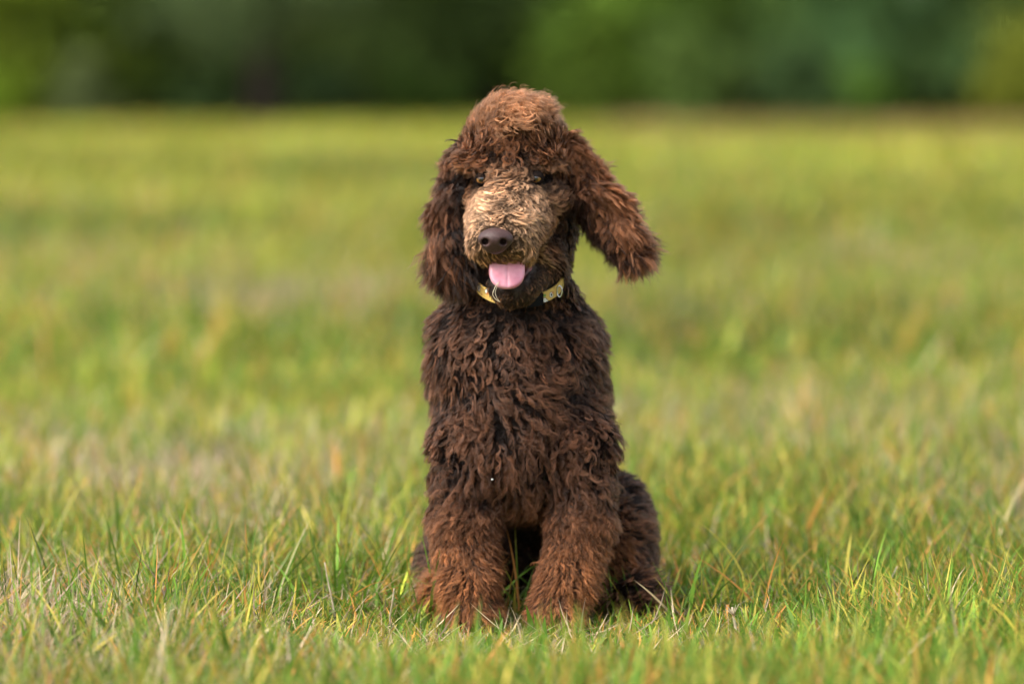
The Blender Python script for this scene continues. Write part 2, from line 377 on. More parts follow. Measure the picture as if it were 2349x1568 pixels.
    for V, Q, T, C in parts:
        Vs.append(V); Qs.append(Q + off); Ts.append(T + off); Cs.append(C); off += len(V)
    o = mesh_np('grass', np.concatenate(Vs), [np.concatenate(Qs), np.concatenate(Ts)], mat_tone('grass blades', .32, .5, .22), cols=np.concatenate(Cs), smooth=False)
    tag(o, 'yellow green meadow grass with dry straw and orange tips covering the field', 'grass', kind='stuff')

# ------------------------------------------------------------------ dry stalks standing out of the grass
def tube(path, radii, seg=8):
    path = np.asarray(path, float); n = len(path); T = unit(np.gradient(path, axis=0))
    up = np.array([0.3, 1, .1]); A = unit(np.cross(T, up)); B = np.cross(T, A); th = np.arange(seg) * 2 * np.pi / seg
    V = (path[:, None] + (A[:, None] * np.cos(th)[None, :, None] + B[:, None] * np.sin(th)[None, :, None]) * np.asarray(radii)[:, None, None]).reshape(-1, 3)
    i = np.arange(n - 1)[:, None] * seg; j = np.arange(seg)[None]; k = (j + 1) % seg
    Q = np.stack([i + j, i + k, i + seg + k, i + seg + j], -1).reshape(-1, 4)
    V = np.concatenate([V, path[:1], path[-1:]]); a, b = len(V) - 2, len(V) - 1; jj = np.arange(seg); kk = (jj + 1) % seg
    T3 = np.concatenate([np.stack([np.full(seg, a), kk, jj], 1), np.stack([np.full(seg, b), (n - 1) * seg + jj, (n - 1) * seg + kk], 1)])
    return V, Q, T3

def join(lst):
    off = 0; V, Q, T = [], [], []
    for v, q, t in lst:
        V.append(v); Q.append(q + off); T.append(t + off); off += len(v)
    return np.concatenate(V), [np.concatenate(Q), np.concatenate(T)]

def build_stalks():
    m = noise_col(mat('dry straw', (.5, .4, .26), .6), (.30, .23, .14), (.52, .44, .31), 120)
    defs = [([(745, 1288), (752, 1330), (762, 1375), (772, 1432), (782, 1470)], .0, .0016, 'tall straight grey dry stalk standing alone in the grass left of the dog'),
            ([(905, 1345), (900, 1385), (893, 1418), (905, 1450), (912, 1492)], -.05, .0019, 'pale bent straw stalk just left of the dog’s front paws'.replace('’', "'")),
            ([(228, 1330), (236, 1390), (250, 1440), (256, 1500)], -.1, .0011, 'thin tan stalk leaning in the grass at the far left'),
            ([(1680, 1392), (1684, 1420), (1690, 1450), (1690, 1490)], -.1, .0028, 'pale frayed straw stub right of the dog with split tips'),
            ([(2232, 1422), (2236, 1450), (2238, 1490), (2236, 1530)], -.2, .0030, 'pale frayed straw stub near the right edge of the frame'),
            ([(2060, 1300), (2030, 1360), (1985, 1420), (1960, 1480)], .1, .0014, 'yellowed stem leaning right in the grass on the right'),
            ([(1193, 1422), (1200, 1448), (1206, 1475), (1212, 1500)], -.12, .0013, 'short pale straw in front of the gap between the paws')]
    for i, (pts, Y, r, lab) in enumerate(defs):
        P = np.array([W(x, y, Y) for x, y in pts]); base = P[-1].copy(); base[2] = float(gz(base[0], base[1])) - .002
        P[-1, 2] = min(P[-1, 2], base[2]) ; P[:, 1] += np.linspace(.012, 0, len(P)) * rng.normal()
        tt = np.linspace(0, 1, 14); Pi = np.stack([np.interp(tt, np.linspace(0, 1, len(P)), P[:, k]) for k in range(3)], 1)
        Pi[1:-1] = (Pi[:-2] + Pi[1:-1] * 2 + Pi[2:]) / 4
        L = [tube(Pi, r * (.45 + .55 * tt))]
        if 'frayed' in lab:
            for k in range(5):
                d = np.array([rng.normal(0, .005), rng.normal(0, .005), .010 + .008 * rng.random()]); q = Pi[3] + np.linspace(0, 1, 6)[:, None] * d + np.array([0, 0, -.006]) * (np.linspace(0, 1, 6)[:, None] ** 2) * rng.random()
                L.append(tube(q, r * .45 * (1 - np.linspace(0, .8, 6)), 5))
        V, F = join(L); o = mesh_np('dry_stalk', V - base, F, m); o.location = base; tag(o, lab, 'dry stalk', 'dry stalks in the meadow')

# ------------------------------------------------------------------ woodland edge
def leaf_cloud(clumps, nper, size, rg, flatn=.6):
    """clumps (m,4): x,y,z,r ; leaves as small folded quads spread through each clump's outer volume"""
    m = len(clumps); I = np.repeat(np.arange(m), nper); n = len(I)
    d = unit(rg.normal(0, 1, (n, 3))); rr = clumps[I, 3] * (.45 + .6 * rg.random(n) ** .5)
    c = clumps[I, :3] + d * rr[:, None] * np.array([1, 1, .8])
    a = unit(rg.normal(0, 1, (n, 3)) + d * .3); b = unit(np.cross(a, unit(d + rg.normal(0, flatn, (n, 3))))); s = size * np.exp(rg.normal(0, .3, n))[:, None]
    V = np.stack([c - a * s, c - b * s * .45, c + a * s, c + b * s * .45], 1).reshape(-1, 3)
    return V, np.arange(4 * n).reshape(-1, 4), np.exp(rg.normal(0, .28, n))

def build_tree(x, y, h, cr, low, tr, leafcol, label, seed, name='broadleaf_tree', nclump=80, nleaf=110, group='trees along the far edge of the meadow', lsize=.11, cat='tree'):
    rg = np.random.default_rng(seed); z0 = float(gz(x, y)); root = empty(name, (x, y, z0)); tag(root, label, cat, group)
    L = []
    if tr > 0:
        k = 9; tt = np.linspace(0, 1, k); top = h * .72
        path = np.stack([np.cumsum(rg.normal(0, .05, k)) * tt, np.cumsum(rg.normal(0, .05, k)) * tt, -.1 + tt * top], 1)
        L.append(tube(path, tr * (1.25 - .95 * tt ** .7) + .3 * tr * np.exp(-tt * 14), 10))
        for q in range(9):
            f = .22 + .7 * rg.random(); p0 = path[min(k - 1, int(f * k))]; an = rg.random() * 6.28; ln = cr * (.5 + .5 * rg.random()) * (1.15 - f * .6)
            s = np.linspace(0, 1, 6)[:, None]; pp = p0 + s * np.array([math.cos(an) * ln, math.sin(an) * ln, ln * .35]) + (s ** 2) * np.array([0, 0, ln * .25 * rg.normal()])
            L.append(tube(pp, tr * .42 * (1 - .85 * s[:, 0]), 6))
        V, F = join(L); mesh_np('trunk', V, F, M_BARK, root)
    d = unit(rg.normal(0, 1, (nclump, 3))); rad = rg.random(nclump) ** .45
    zz = rg.random(nclump) ** 1.3; fat = (.55 + .45 * np.sin(np.pi * (zz * .75 + .22)))
    cc = np.stack([d[:, 0] * cr * rad * fat, d[:, 1] * cr * rad * fat, low + cr * .28 + (h - low - cr * .5) * zz], 1)
    cl = np.concatenate([cc, (cr * (.24 + .2 * rg.random(nclump)))[:, None]], 1)
    V, Q, j = leaf_cloud(cl, nleaf, lsize, rg)
    hue = rg.random((len(j), 1)); base = np.array(leafcol) * np.array([2.6, 2.75, 2.6]) * (1 if tr > .1 else .62); c = (base * (1 - hue * .35) + np.array([base[1] * .95, base[1] * 1.0, base[2] * .5]) * hue * .35) * j[:, None]
    mesh_np('crown', V, [Q], M_LEAF, root, smooth=False, cols=np.repeat(c, 4, 0))
    return root

M_BARK = noise_col(mat('bark', (.04, .03, .025), .95, **{'Specular IOR Level': .05}), (.018, .014, .012), (.045, .034, .028), 5, bump=.6, dist=.03)
M_LEAF = mat_tone('tree leaves', .35, .75, .08)

def build_woods():
    Yw = 66.0; s = (Yw - CAM_Y) / FPX
    X = lambda px, Y=Yw: (px - 1174.5) / FPX * (Y - CAM_Y)
    G1 = (.055, .085, .020); G2 = (.075, .125, .022); G3 = (.04, .075, .028); G4 = (.11, .12, .022); G5 = (.085, .105, .045)
    T = [  # px, Y, height, crown radius, crown low edge, trunk radius, colour, label
        (610, 62.6, 9.5, 2.9, 1.15, .25, (.035, .05, .022), 'dark old tree with a bare brown trunk below its crown, left of the dog'),
        (40, 66, 8, 2.6, .15, .2, (.085, .11, .015), 'yellowish green tree at the left end of the treeline, branches to the ground'),
        (330, 67.5, 8.5, 2.6, .2, .2, G1, 'mid green leafy tree between the yellowish tree and the dark trunk'),
        (860, 67.5, 9, 2.5, .3, .22, (.05, .075, .022), 'deep green tree just right of the bare dark trunk'),
        (1130, 68.5, 9, 2.2, .4, .2, (.035, .055, .02), 'very dark green tree directly behind the dog'),
        (1420, 67, 8, 2.1, .2, .2, G2, 'bright fresh green tree right of the dog’s head'.replace('’', "'")),
        (1680, 68, 8, 2.3, .3, .2, (.07, .115, .032), 'pale green tree above a dark hollow in the right half'),
        (1960, 67, 9, 2.4, .2, .22, (.045, .09, .035), 'cool bluish green tree in the right half of the treeline'),
        (2250, 67.5, 8.5, 2.3, .2, .2, G3, 'dark blue green tree near the right end of the treeline'),
        (2480, 66, 8, 2.0, .1, .2, G4, 'olive yellow tree at the right end of the treeline'),
        (-330, 67, 9, 3, .2, .2, G1, 'mid green tree just beyond the left side of the frame'), (-800, 67, 9, 3, .2, .2, G3, 'dark green tree far beyond the left side of the frame'),
         (2900, 67, 9, 3, .2, .2, G2, 'fresh green tree just beyond the right side of the frame'), (3400, 67, 9, 3, .2, .2, G1, 'mid green tree far beyond the right side of the frame')]
    for i, (px, Y, h, cr, low, tr, c, lab) in enumerate(T):
        build_tree(X(px, Y), Y, h, cr, low, tr, c, lab, 100 + i)
    B = [(215, 62.5, 1.25, .62, G5, 'pale grey green bush in front of the treeline at the left'), (450, 64, 1.0, .7, (.03, .055, .02), 'small dark bush left of the bare trunk'),
         (740, 64, 1.1, .8, (.05, .085, .035), 'grey green bush right of the bare trunk'), (960, 64, 1.2, .9, (.05, .09, .02), 'mid green bush behind the meadow left of the dog'),
         (1540, 62.8, 1.9, .9, (.07, .115, .03), 'light green bush right of the dog’s head'.replace('’', "'")), (1330, 63, 1.4, .8, (.06, .095, .015), 'low green bush just right of the dog at the treeline'),
         (1830, 63.5, 1.5, .8, (.04, .075, .03), 'dark green bush in the right half of the treeline'), (1990, 62.8, 1.1, .6, (.05, .105, .02), 'small vivid green bush between two dark ones'),
         (2330, 63, 1.7, .7, (.13, .14, .02), 'olive yellow bush at the right edge'), (0, 62.5, .9, .8, (.1, .15, .015), 'bright green bush at the left edge')]
    for i, (px, Y, h, cr, c, lab) in enumerate(B):
        build_tree(X(px, Y), Y, h, cr, 0.0, 0.03, c, lab, 200 + i, 'bush', 22, 110, 'bushes in front of the treeline', .07, 'bush')
    rg = np.random.default_rng(9); m = 980
    cl = np.stack([rg.uniform(-48, 48, m), rg.uniform(71, 77, m), rg.uniform(.2, 8.5, m), rg.uniform(.9, 1.7, m)], 1)
    low = np.stack([rg.uniform(-48, 48, 620), rg.uniform(70, 75, 620), rg.uniform(-.4, 3.0, 620), rg.uniform(.8, 1.3, 620)], 1); cl = np.concatenate([cl, low])
    V, Q, j = leaf_cloud(cl, 110, .24, rg); V[:, 2] = np.maximum(V[:, 2], -.5)
    c = np.array([.11, .17, .07]) * j[:, None]
    o = mesh_np('deep_woodland', V, [Q], M_LEAF, smooth=False, cols=np.repeat(c, 4, 0)); tag(o, 'dark mass of woodland closing the view behind the trees', 'woodland', kind='stuff')

# ------------------------------------------------------------------ the dog
HC = W(1182, 372, .055)          # skull centre
EYES = [W(1107, 410, -.002), W(1230, 408, -.009)]
NOSE = W(1137, 549, -.100)
COLC = W(1190, 637, .045)

def px2m(n, Y=.0): return n * (Y - CAM_Y) / FPX

def sdf_body(P):
    d = sd_ell(P, HC + np.array([0, .0, .004]), (.053, .064, .050))
    d = smin(d, sd_cone(P, W(1195, 400, .10), W(1190, 440, .075), .050, .050), .02)            # back of the skull
    m = sd_cone(P, W(1174, 447, .004), W(1151, 535, -.066), .034, .0275)                        # muzzle
    m = smin(m, sd_cone(P, W(1203, 500, .0), W(1183, 553, -.048), .028, .021), .015)           # flews
    m = smin(m, sd_cone(P, W(1126, 500, -.01), W(1119, 553, -.056), .022, .018), .012)
    d = smin(d, m, .018)
    for sx, e in ((-1, EYES[0]), (1, EYES[1])):
        d = smin(d, sd_ell(P, e + np.array([sx * .002, .018, .019]), (.020, .014, .010)), .012)  # brow
        d = smin(d, sd_ell(P, e + np.array([.013 if sx > 0 else .004, .026, -.022]), (.018, .022, .018)), .015)   # cheek bone
    d = smax(d, -sd_ell(P, W(1165, 612, -.03), (.030, .050, .014)), .006)                        # open mouth
    j = sd_cone(P, W(1216, 600, .03), W(1178, 646, -.034), .031, .0255)                         # lower jaw
    j = smax(j, -sd_ell(P, W(1166, 620, -.056), (.0235, .034, .0205)), .005)
    d = smin(d, j, .008)
    d = smin(d, sd_cone(P, W(1215, 500, .09), W(1194, 650, .075), .050, .047), .03)             # neck
    d = smin(d, sd_cone(P, W(1192, 650, .075), W(1185, 742, .10), .047, .080), .02)
    d = smin(d, sd_ell(P, W(1183, 830, .105), (.087, .086, .085)), .03)
    d = smin(d, sd_ell(P, W(1190, 950, .10), (.077, .090, .10)), .03)                          # chest
    d = smin(d, sd_ell(P, W(1197, 1040, .12), (.076, .090, .058)), .03)
    d = smin(d, sd_cone(P, W(1195, 900, .17), W(1215, 1310, .34), .082, .098), .05)            # back to rump
    d = d - .0035 * sstep(.44, .40, P[..., 2])
    for a, b, c, e in (((1080, 1010, .055), (1064, 1190, .04), (1074, 1330, .012), (1086, 1424, -.002)), ((1322, 1010, .055), (1330, 1190, .04), (1303, 1320, .012), (1276, 1424, -.004))):
        A, B, C, E = W(*a), W(*b), W(*c), W(*e); E[2] = .026
        d = smin(d, sd_cone(P, A, B, .037, .026), .03); d = smin(d, sd_cone(P, B, C, .028, .021), .015); d = smin(d, sd_cone(P, C, E, .021, .022), .015)
        d = smin(d, sd_ell(P, E + np.array([0, -.006, -.008]), (.021, .022, .017)), .012)      # paw
    d = smin(d, sd_ell(P, W(1408, 1258, .21), (.045, .105, .088)), .03)                         # haunches
    d = smin(d, sd_ell(P, W(1052, 1320, .22), (.045, .10, .060)), .03)
    for sx, px in ((1, 1440), (-1, 1040)):
        a = W(px, 1400, .25); b = W(px + sx * 10, 1420, .08); a[2] = b[2] = .025
        d = smin(d, sd_cone(P, a, b, .026, .022), .02)
    a = W(1330, 1380, .40); b = W(1500, 1415, .38); a[2] = .05; b[2] = .022
    d = smin(d, sd_cone(P, a, b, .026, .008), .02)
    return d

def sdf_ear(pts, rot, th):
    ax = [np.asarray(p) for p in pts]
    def f(P):
        d = None
        for c, r, ang in rot:
            ca, sa = math.cos(ang), math.sin(ang); R = np.array([[ca, 0, -sa], [0, 1, 0], [sa, 0, ca]]).T
            e = sd_ell(P, c, (r[0], th, r[1]), R.T if False else R)
            d = e if d is None else smin(d, e, .012)
        return d
    return f

def rgb(*c): return np.array(c, float)

def lerp(a, b, m): return a * (1 - m[:, None]) + b * m[:, None]

def build_dog():
    dog = empty('poodle_dog', (0.02, .12, 0)); tag(dog, 'brown curly poodle puppy sitting in the meadow facing the camera with its tongue out', 'dog')
    off = -np.array(dog.location)
    def child(o): o.location = off; return o
    SK = noise_col(mat('dark dog skin', (.035, .02, .014), .7), (.02, .012, .009), (.045, .026, .018), 60)
    HM = hair_mat('curly coat hair', .5)
    DIM = dict(lo=W(940, 200, .3), hi=W(1600, 1470, .3))
    V, Q = surface_nets(sdf_body, (-.20, -.13, -.012), (.24, .50, .66), .0042)
    body = mesh_np('body', V, [Q], SK, dog); child(body)

    rg = np.random.default_rng(21)
    # -------- roots over the whole body
    def dens(c, n):
        d = 1.0 + 1.2 * sstep(.44, .50, c[:, 2]) * (c[:, 1] < .12)
        d *= np.where(n[:, 1] > .35, .30, 1.0) * np.where(c[:, 1] > .30, .5, 1.0)
        px, py = proj(c)
        d *= np.where((py > 395) & (py < 640) & (c[:, 1] < .05) & (px < 1300), 1.9, 1.0) * np.where((py > 1120) & (c[:, 1] < .12), 1.7, 1.0)
        return d
    P, N = tri_area_sampler(V, Q, 42000, rg, dens)
    px, py = proj(P)
    ok = P[:, 2] > .004
    for e in EYES:
        dd = (P - (e + np.array([0, -.004, 0]))) / np.array([.0128, .03, .0104]); ok &= (dd ** 2).sum(1) > 1
    ok &= (((P - NOSE) / np.array([.021, .03, .0175])) ** 2).sum(1) > 1
    ok &= (((P - W(1168, 622, -.045)) / np.array([.0265, .040, .0215])) ** 2).sum(1) > 1            # mouth
    ok &= (((P - W(1165, 612, -.03)) / np.array([.034, .054, .018])) ** 2).sum(1) > 1
    q = P - COLC; ok &= ~((np.abs(q[:, 2] + .35 * 0 - .30 * q[:, 1]) < .011) & (np.abs(q[:, 0]) < .075) & (P[:, 1] < .14) & (np.hypot(q[:, 0], q[:, 1] ) < .075))
    P, N, px, py = P[ok], N[ok], px[ok], py[ok]; n = len(P)

    # -------- growth parameters
    y = P[:, 1]
    down = np.tile(rgb(0, -.15, -1), (n, 1))
    x0 = (px - 1190) / 220.0
    flow = down + np.stack([.55 * x0, 0 * x0, 0 * x0], 1)
    L = np.full(n, .040); lift = np.full(n, .62); amp = np.full(n, .0049); tu = np.full(n, 2.0); spd = np.full(n, .0011); loop = np.full(n, .85)
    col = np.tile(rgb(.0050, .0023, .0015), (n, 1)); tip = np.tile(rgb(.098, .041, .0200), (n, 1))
    kind = np.zeros(n, int)                                                    # 0 coat
    # lower chest: longer, straighter locks hanging
    m = sstep(820, 900, py) * (1 - sstep(1080, 1150, py)) * (1 - sstep(90, 170, np.abs(px - 1195)))
    L += .014 * m; amp *= 1 - .30 * m; lift *= 1 - .12 * m; tu *= 1 + .35 * m; loop -= .4 * m
    # legs
    legx = np.where(px < 1185, 1075 + 10 * sstep(1300, 1430, py), 1318 - 40 * sstep(1200, 1430, py))
    m = sstep(1090, 1200, py) * (y < .13) * (np.abs(px - legx) < 105)
    fl = np.stack([(px - legx) / 105.0 * (1 - .7 * sstep(1390, 1440, py)), -.2 + 0 * px, -1.1 + 0 * px], 1)
    flow = lerp(flow, fl, m); L = L * (1 - m) + .033 * m; amp *= 1 - .62 * m; tu *= 1 + .45 * m; lift *= 1 - .05 * m; spd *= 1 + .05 * m; loop -= .55 * m; L += .002 * m
    L *= 1 - .45 * sstep(.05, .0, P[:, 2]); lift *= 1 - .5 * sstep(.07, .02, P[:, 2])
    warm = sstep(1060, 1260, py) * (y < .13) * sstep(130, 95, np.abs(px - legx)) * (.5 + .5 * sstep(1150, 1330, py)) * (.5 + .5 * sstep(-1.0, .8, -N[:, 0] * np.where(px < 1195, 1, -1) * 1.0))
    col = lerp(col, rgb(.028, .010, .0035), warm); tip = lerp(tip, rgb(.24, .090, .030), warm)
    leg = m > .5
    # haunches and back: shorter and softer
    m = (y > .15) * 1.0
    L = L * (1 - m) + .026 * m; amp *= 1 - .3 * m; tip = lerp(tip, rgb(.048, .020, .010), m * .8)
    belly = (y > .08) * (py > 1120) * (np.abs(px - 1190) < 60)
    col[belly > 0] *= .5; tip[belly > 0] *= .4  # shade of the gap between the legs put into the belly fur colour
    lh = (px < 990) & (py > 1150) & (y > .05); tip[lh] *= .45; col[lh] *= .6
    # neck (throat is darker)
    m = (py < 700) * (y > .02) * 1.0
    L = L * (1 - m) + .026 * m
    m = sstep(735, 690, py) * (py > 640) * (y < .06); L *= 1 - .45 * m; lift *= 1 - .2 * m
    hd = ((P[:, 2] > W(0, 640, .0)[2]) & (y < .16)) | ((py < 705) & (y < .012))
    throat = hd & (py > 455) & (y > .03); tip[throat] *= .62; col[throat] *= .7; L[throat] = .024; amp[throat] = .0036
    face = hd & ~throat
    # topknot
    q = P - HC
    tk = (face & (q[:, 2] > .004)) | (hd & (q[:, 2] > -.01) & (y > .04)); 
    mt = tk * 1.0
    radial = unit(q * np.array([1.25, .8, 1.0])) + np.array([0, -.25, .35])
    flow = np.where(tk[:, None], radial + np.array([0, -.2, -.5]) * sstep(.02, -.03, q[:, 2] - .0)[:, None], flow)
    hgt = sstep(.012, .055, q[:, 2])
    front = sstep(.03, -.01, y) * sstep(.035, .0, q[:, 2]); L = np.where(tk, .030 + .013 * hgt + .007 * np.exp(-((px - 1200) / 55) ** 2) * hgt - .013 * front, L); lift = np.where(tk, .78 + .18 * hgt - .15 * front, lift); amp = np.where(tk, .0056, amp); loop = np.where(tk, .9, loop); tu = np.where(tk, 1.7, tu); spd = np.where(tk, .0014, spd)
    col = np.where(tk[:, None], lerp(np.tile(rgb(.014, .005, .002), (n, 1)), rgb(.040, .013, .004), hgt), col)
    tip = np.where(tk[:, None], lerp(np.tile(rgb(.125, .047, .018), (n, 1)), rgb(.33, .155, .068), hgt), tip)
    # face below the brow
    fc = face & ~tk
    mz = fc & (y < .045)
    ctr = 1178 - (py - 410) * .23
    side = (px - ctr) / 60.0
    ff = np.stack([.9 * side, -.1 + 0 * side, -.55 + 0 * side], 1)
    flow = np.where(fc[:, None], ff, flow)
    L = np.where(fc, .0175, L); lift = np.where(fc, .58, lift); amp = np.where(fc, .0034, amp); tu = np.where(fc, 1.2, tu); spd = np.where(fc, .0014, spd); loop = np.where(fc, .8, loop)
    dist = np.clip(np.hypot((px - ctr) / 95, (py - 505) / 125), 0, 2)
    tan = sstep(1.25, .35, dist) * fc
    c_d, t_d = rgb(.022, .010, .005), rgb(.20, .088, .038)
    col = np.where(fc[:, None], lerp(np.tile(c_d, (n, 1)), rgb(.06, .028, .013), tan), col)
    tip = np.where(fc[:, None], lerp(np.tile(t_d, (n, 1)), rgb(.47, .285, .160), tan), tip)
    br = fc & (py < 402); L = np.where(br, .024, L); lift = np.where(br, .85, lift); amp = np.where(br, .0038, amp); spd = np.where(br, .0020, spd)
    # dark surround of the eyes and the right cheek going dark
    for e, rr in ((EYES[0], 22), (EYES[1], 34)):
        ex, ey = proj(e[None]); m = np.exp(-(((px - ex[0] - (4 if rr > 30 else -4)) / rr) ** 2 + ((py - ey[0] - 3) / (rr * .58)) ** 2)) * fc
        m = np.clip(m * 1.5, 0, 1); col = lerp(col, rgb(.008, .005, .004), m); tip = lerp(tip, rgb(.014, .008, .006), m); L *= 1 - .55 * m; lift *= 1 - .5 * m
        m2 = np.exp(-((px - ex[0]) / 24) ** 2 - ((py - ey[0] + 16) / 20) ** 2) * hd; L *= 1 - .5 * m2; lift *= 1 - .45 * m2
    m = sstep(1245, 1288, px) * fc * .85; col = lerp(col, rgb(.013, .006, .003), m); tip = lerp(tip, rgb(.045, .02, .01), m); L = L + .008 * m
    # upper lip beard: ochre, hanging
    m = sstep(552, 580, py) * fc * (y < -.01) * (py < 615); col = lerp(col, rgb(.06, .03, .010), m); tip = lerp(tip, rgb(.22, .115, .038), m); flow[:, 2] -= 1.3 * m; L += .004 * m; amp *= 1 - .4 * m
    # close to the nose pad: short
    dn = np.linalg.norm((P - NOSE) / np.array([1, 1.2, 1]), axis=1); m = sstep(.042, .022, dn); L *= 1 - .55 * m; amp *= 1 - .5 * m
    # lower jaw: short dark velvet
    jw = fc & (py > 612) | (hd & (py > 600) & (y < .035))
    L = np.where(jw, .0095, L); amp = np.where(jw, .0009, amp); loop = np.where(jw, .2, loop); lift = np.where(jw, .55, lift); spd = np.where(jw, .0014, spd)
    col = np.where(jw[:, None], rgb(.016, .008, .005), col); tip = np.where(jw[:, None], rgb(.105, .047, .021), tip)
    flow = np.where(jw[:, None], np.stack([.4 * x0, .2 + 0 * x0, -1 + 0 * x0], 1), flow)

    isface = fc | jw
    sw = np.where(leg & ~isface, .45, 1.0)
    back = (N[:, 1] > .35) | (y > .3)
    #        name, which roots, share of roots that carry a tidy top lock, strands per lock, K
    sets = [('topknot', tk, .75, 17, 18), ('face_hair', isface & ~tk, .36, 22, 14), ('leg_hair', leg & ~tk & ~isface & (y < .13), .85, 13, 16), ('coat', None, .30, 24, 24)]
    used = np.zeros(n, bool)
    for nm, sel, share, kids, K in sets:
        s = ~used if sel is None else (sel & ~used); used |= s; ix = np.flatnonzero(s); top = rg.random(len(ix)) < share; a, b = ix[top], ix
        fine = .75 if nm == 'face_hair' else 1.0
        lay = [hair_layer(P[b], N[b], flow[b], L[b] * .68, lift[b] * .9, amp[b] * .7, tu[b] * .8, col[b] * .7, col[b] * .5 + tip[b] * (.22 if nm == 'face_hair' else .07), 7, spd[b] * 2.0, .00022 * fine, rg, K=9, clump=.25, frizz=.0012),  # dark undercoat: shade between the curls put into its colour
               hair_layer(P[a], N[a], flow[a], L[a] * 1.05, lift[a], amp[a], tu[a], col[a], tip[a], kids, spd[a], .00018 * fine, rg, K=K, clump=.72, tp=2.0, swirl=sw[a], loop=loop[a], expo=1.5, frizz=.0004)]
        child(hair_object(nm, lay, HM, dog))

    # -------- ears: a leather flap with long waves
    def ear(pts, wid, label, seed, NL, th=.0045):
        rg = np.random.default_rng(seed)
        pts = [W(*p) for p in pts]
        segs = []
        for a, b, wd in zip(pts[:-1], pts[1:], wid):
            dv = b - a; ang = math.atan2(dv[0], -dv[2]); segs.append(((a + b) / 2, (wd, np.linalg.norm(dv) * .62), ang))
        def f(Pq):
            d = None
            for c, r, ang in segs:
                ca, sa = math.cos(ang), math.sin(ang); R = np.stack([np.array([ca, 0, sa]), np.array([0, 1, 0]), np.array([sa, 0, -ca])], 1)
                e = sd_ell(Pq, c, (r[0], th, r[1]), R); d = e if d is None else smin(d, e, .012)
            return d
        al = np.array(pts); lo = al.min(0) - .045; hi = al.max(0) + .045
        Ve, Qe = surface_nets(f, lo, hi, .003)
        eo = mesh_np('ear', Ve, [Qe], SK, dog); child(eo); eo['label'] = label
        Pe, Ne = tri_area_sampler(Ve, Qe, NL, rg)
        # direction along the ear
        tt = np.array([0.0] + list(np.cumsum([np.linalg.norm(b - a) for a, b in zip(pts[:-1], pts[1:])]))); tt /= tt[-1]
        A, B = pts[0], pts[-1]; s = np.clip(((Pe - A) @ (B - A)) / ((B - A) @ (B - A)), 0, 1)
        dirs = np.array([unit(pts[min(i + 1, len(pts) - 1)] - pts[max(i - 1, 0)]) for i in range(len(pts))])
        fl = np.stack([np.interp(s, tt, dirs[:, k]) for k in range(3)], 1)
        ctr = np.stack([np.interp(s, tt, al[:, k]) for k in range(3)], 1)
        outw = unit(Pe - ctr)
        return eo, Pe, Ne, fl, s, outw
    # image-right ear, blown out sideways
    eo, Pe, Ne, fl, s, ow = ear([(1287, 326, .058), (1350, 430, .045), (1400, 502, .035), (1434, 555, .03)], (.018, .020, .014), 'ear blown out sideways by the breeze', 5, 3600)
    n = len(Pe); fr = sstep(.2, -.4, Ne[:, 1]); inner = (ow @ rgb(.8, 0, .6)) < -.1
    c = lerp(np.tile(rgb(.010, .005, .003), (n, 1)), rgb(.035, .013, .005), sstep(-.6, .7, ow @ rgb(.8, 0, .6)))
    tpc = lerp(np.tile(rgb(.026, .010, .005), (n, 1)), rgb(.19, .077, .033), sstep(-.6, .7, ow @ rgb(.8, 0, .6)))  # upper outer edge paler: rim light put into the ear's hair colour
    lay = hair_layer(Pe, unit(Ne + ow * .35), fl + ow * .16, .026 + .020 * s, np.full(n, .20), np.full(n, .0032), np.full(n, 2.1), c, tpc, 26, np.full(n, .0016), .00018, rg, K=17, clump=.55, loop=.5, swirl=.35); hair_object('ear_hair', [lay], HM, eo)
    # image-left ear, hanging
    eo, Pe, Ne, fl, s, ow = ear([(1078, 332, .058), (1048, 430, .045), (1040, 510, .035), (1040, 580, .03)], (.017, .019, .017), 'ear hanging straight down', 6, 3400)
    n = len(Pe)
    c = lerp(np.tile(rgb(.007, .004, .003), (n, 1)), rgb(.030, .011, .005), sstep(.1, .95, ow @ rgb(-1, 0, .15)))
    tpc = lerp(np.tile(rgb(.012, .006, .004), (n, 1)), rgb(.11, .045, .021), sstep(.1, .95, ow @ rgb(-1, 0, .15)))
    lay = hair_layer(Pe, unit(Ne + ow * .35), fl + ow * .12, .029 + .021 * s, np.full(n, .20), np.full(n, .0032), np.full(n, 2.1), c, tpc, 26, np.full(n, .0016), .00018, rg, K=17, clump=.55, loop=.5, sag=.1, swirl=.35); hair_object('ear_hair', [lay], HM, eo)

    # -------- nose pad
    def f_nose(Pq):
        q = Pq - NOSE
        d = sd_ell(q, (0, 0, .0005), (.0203, .017, .0126))
        d = smin(d, sd_ell(q, (-.001, .003, -.008), (.012, .012, .009)), .006)
        for x, sg in ((-.0105, -1), (.0075, 1)):
            d = smax(d, -sd_cone(q, (x, -.022, -.0035), (x + sg * .002, -.002, -.0015), .0042, .0034), .003)
            d = smax(d, -sd_cone(q, (x + sg * .003, -.018, -.004), (x + sg * .009, -.010, -.0045), .0018, .0014), .002)
        d = smax(d, -sd_cone(q, (-.0016, -.0185, .0), (-.0016, -.014, -.017), .0009, .0010), .0015)
        return d
    Vn, Qn = surface_nets(f_nose, NOSE - .030, NOSE + .030, .0009)
    mn = noise_col(mat('nose leather', (.07, .035, .032), .5, **{'Specular IOR Level': .35}), (.045, .021, .018), (.068, .034, .030), 400, bump=.35, dist=.0006)
    nv = mn.node_tree; vo = nv.nodes.new('ShaderNodeTexVoronoi'); vo.inputs['Scale'].default_value = 900; tc = [x for x in nv.nodes if x.type == 'TEX_COORD'][0]
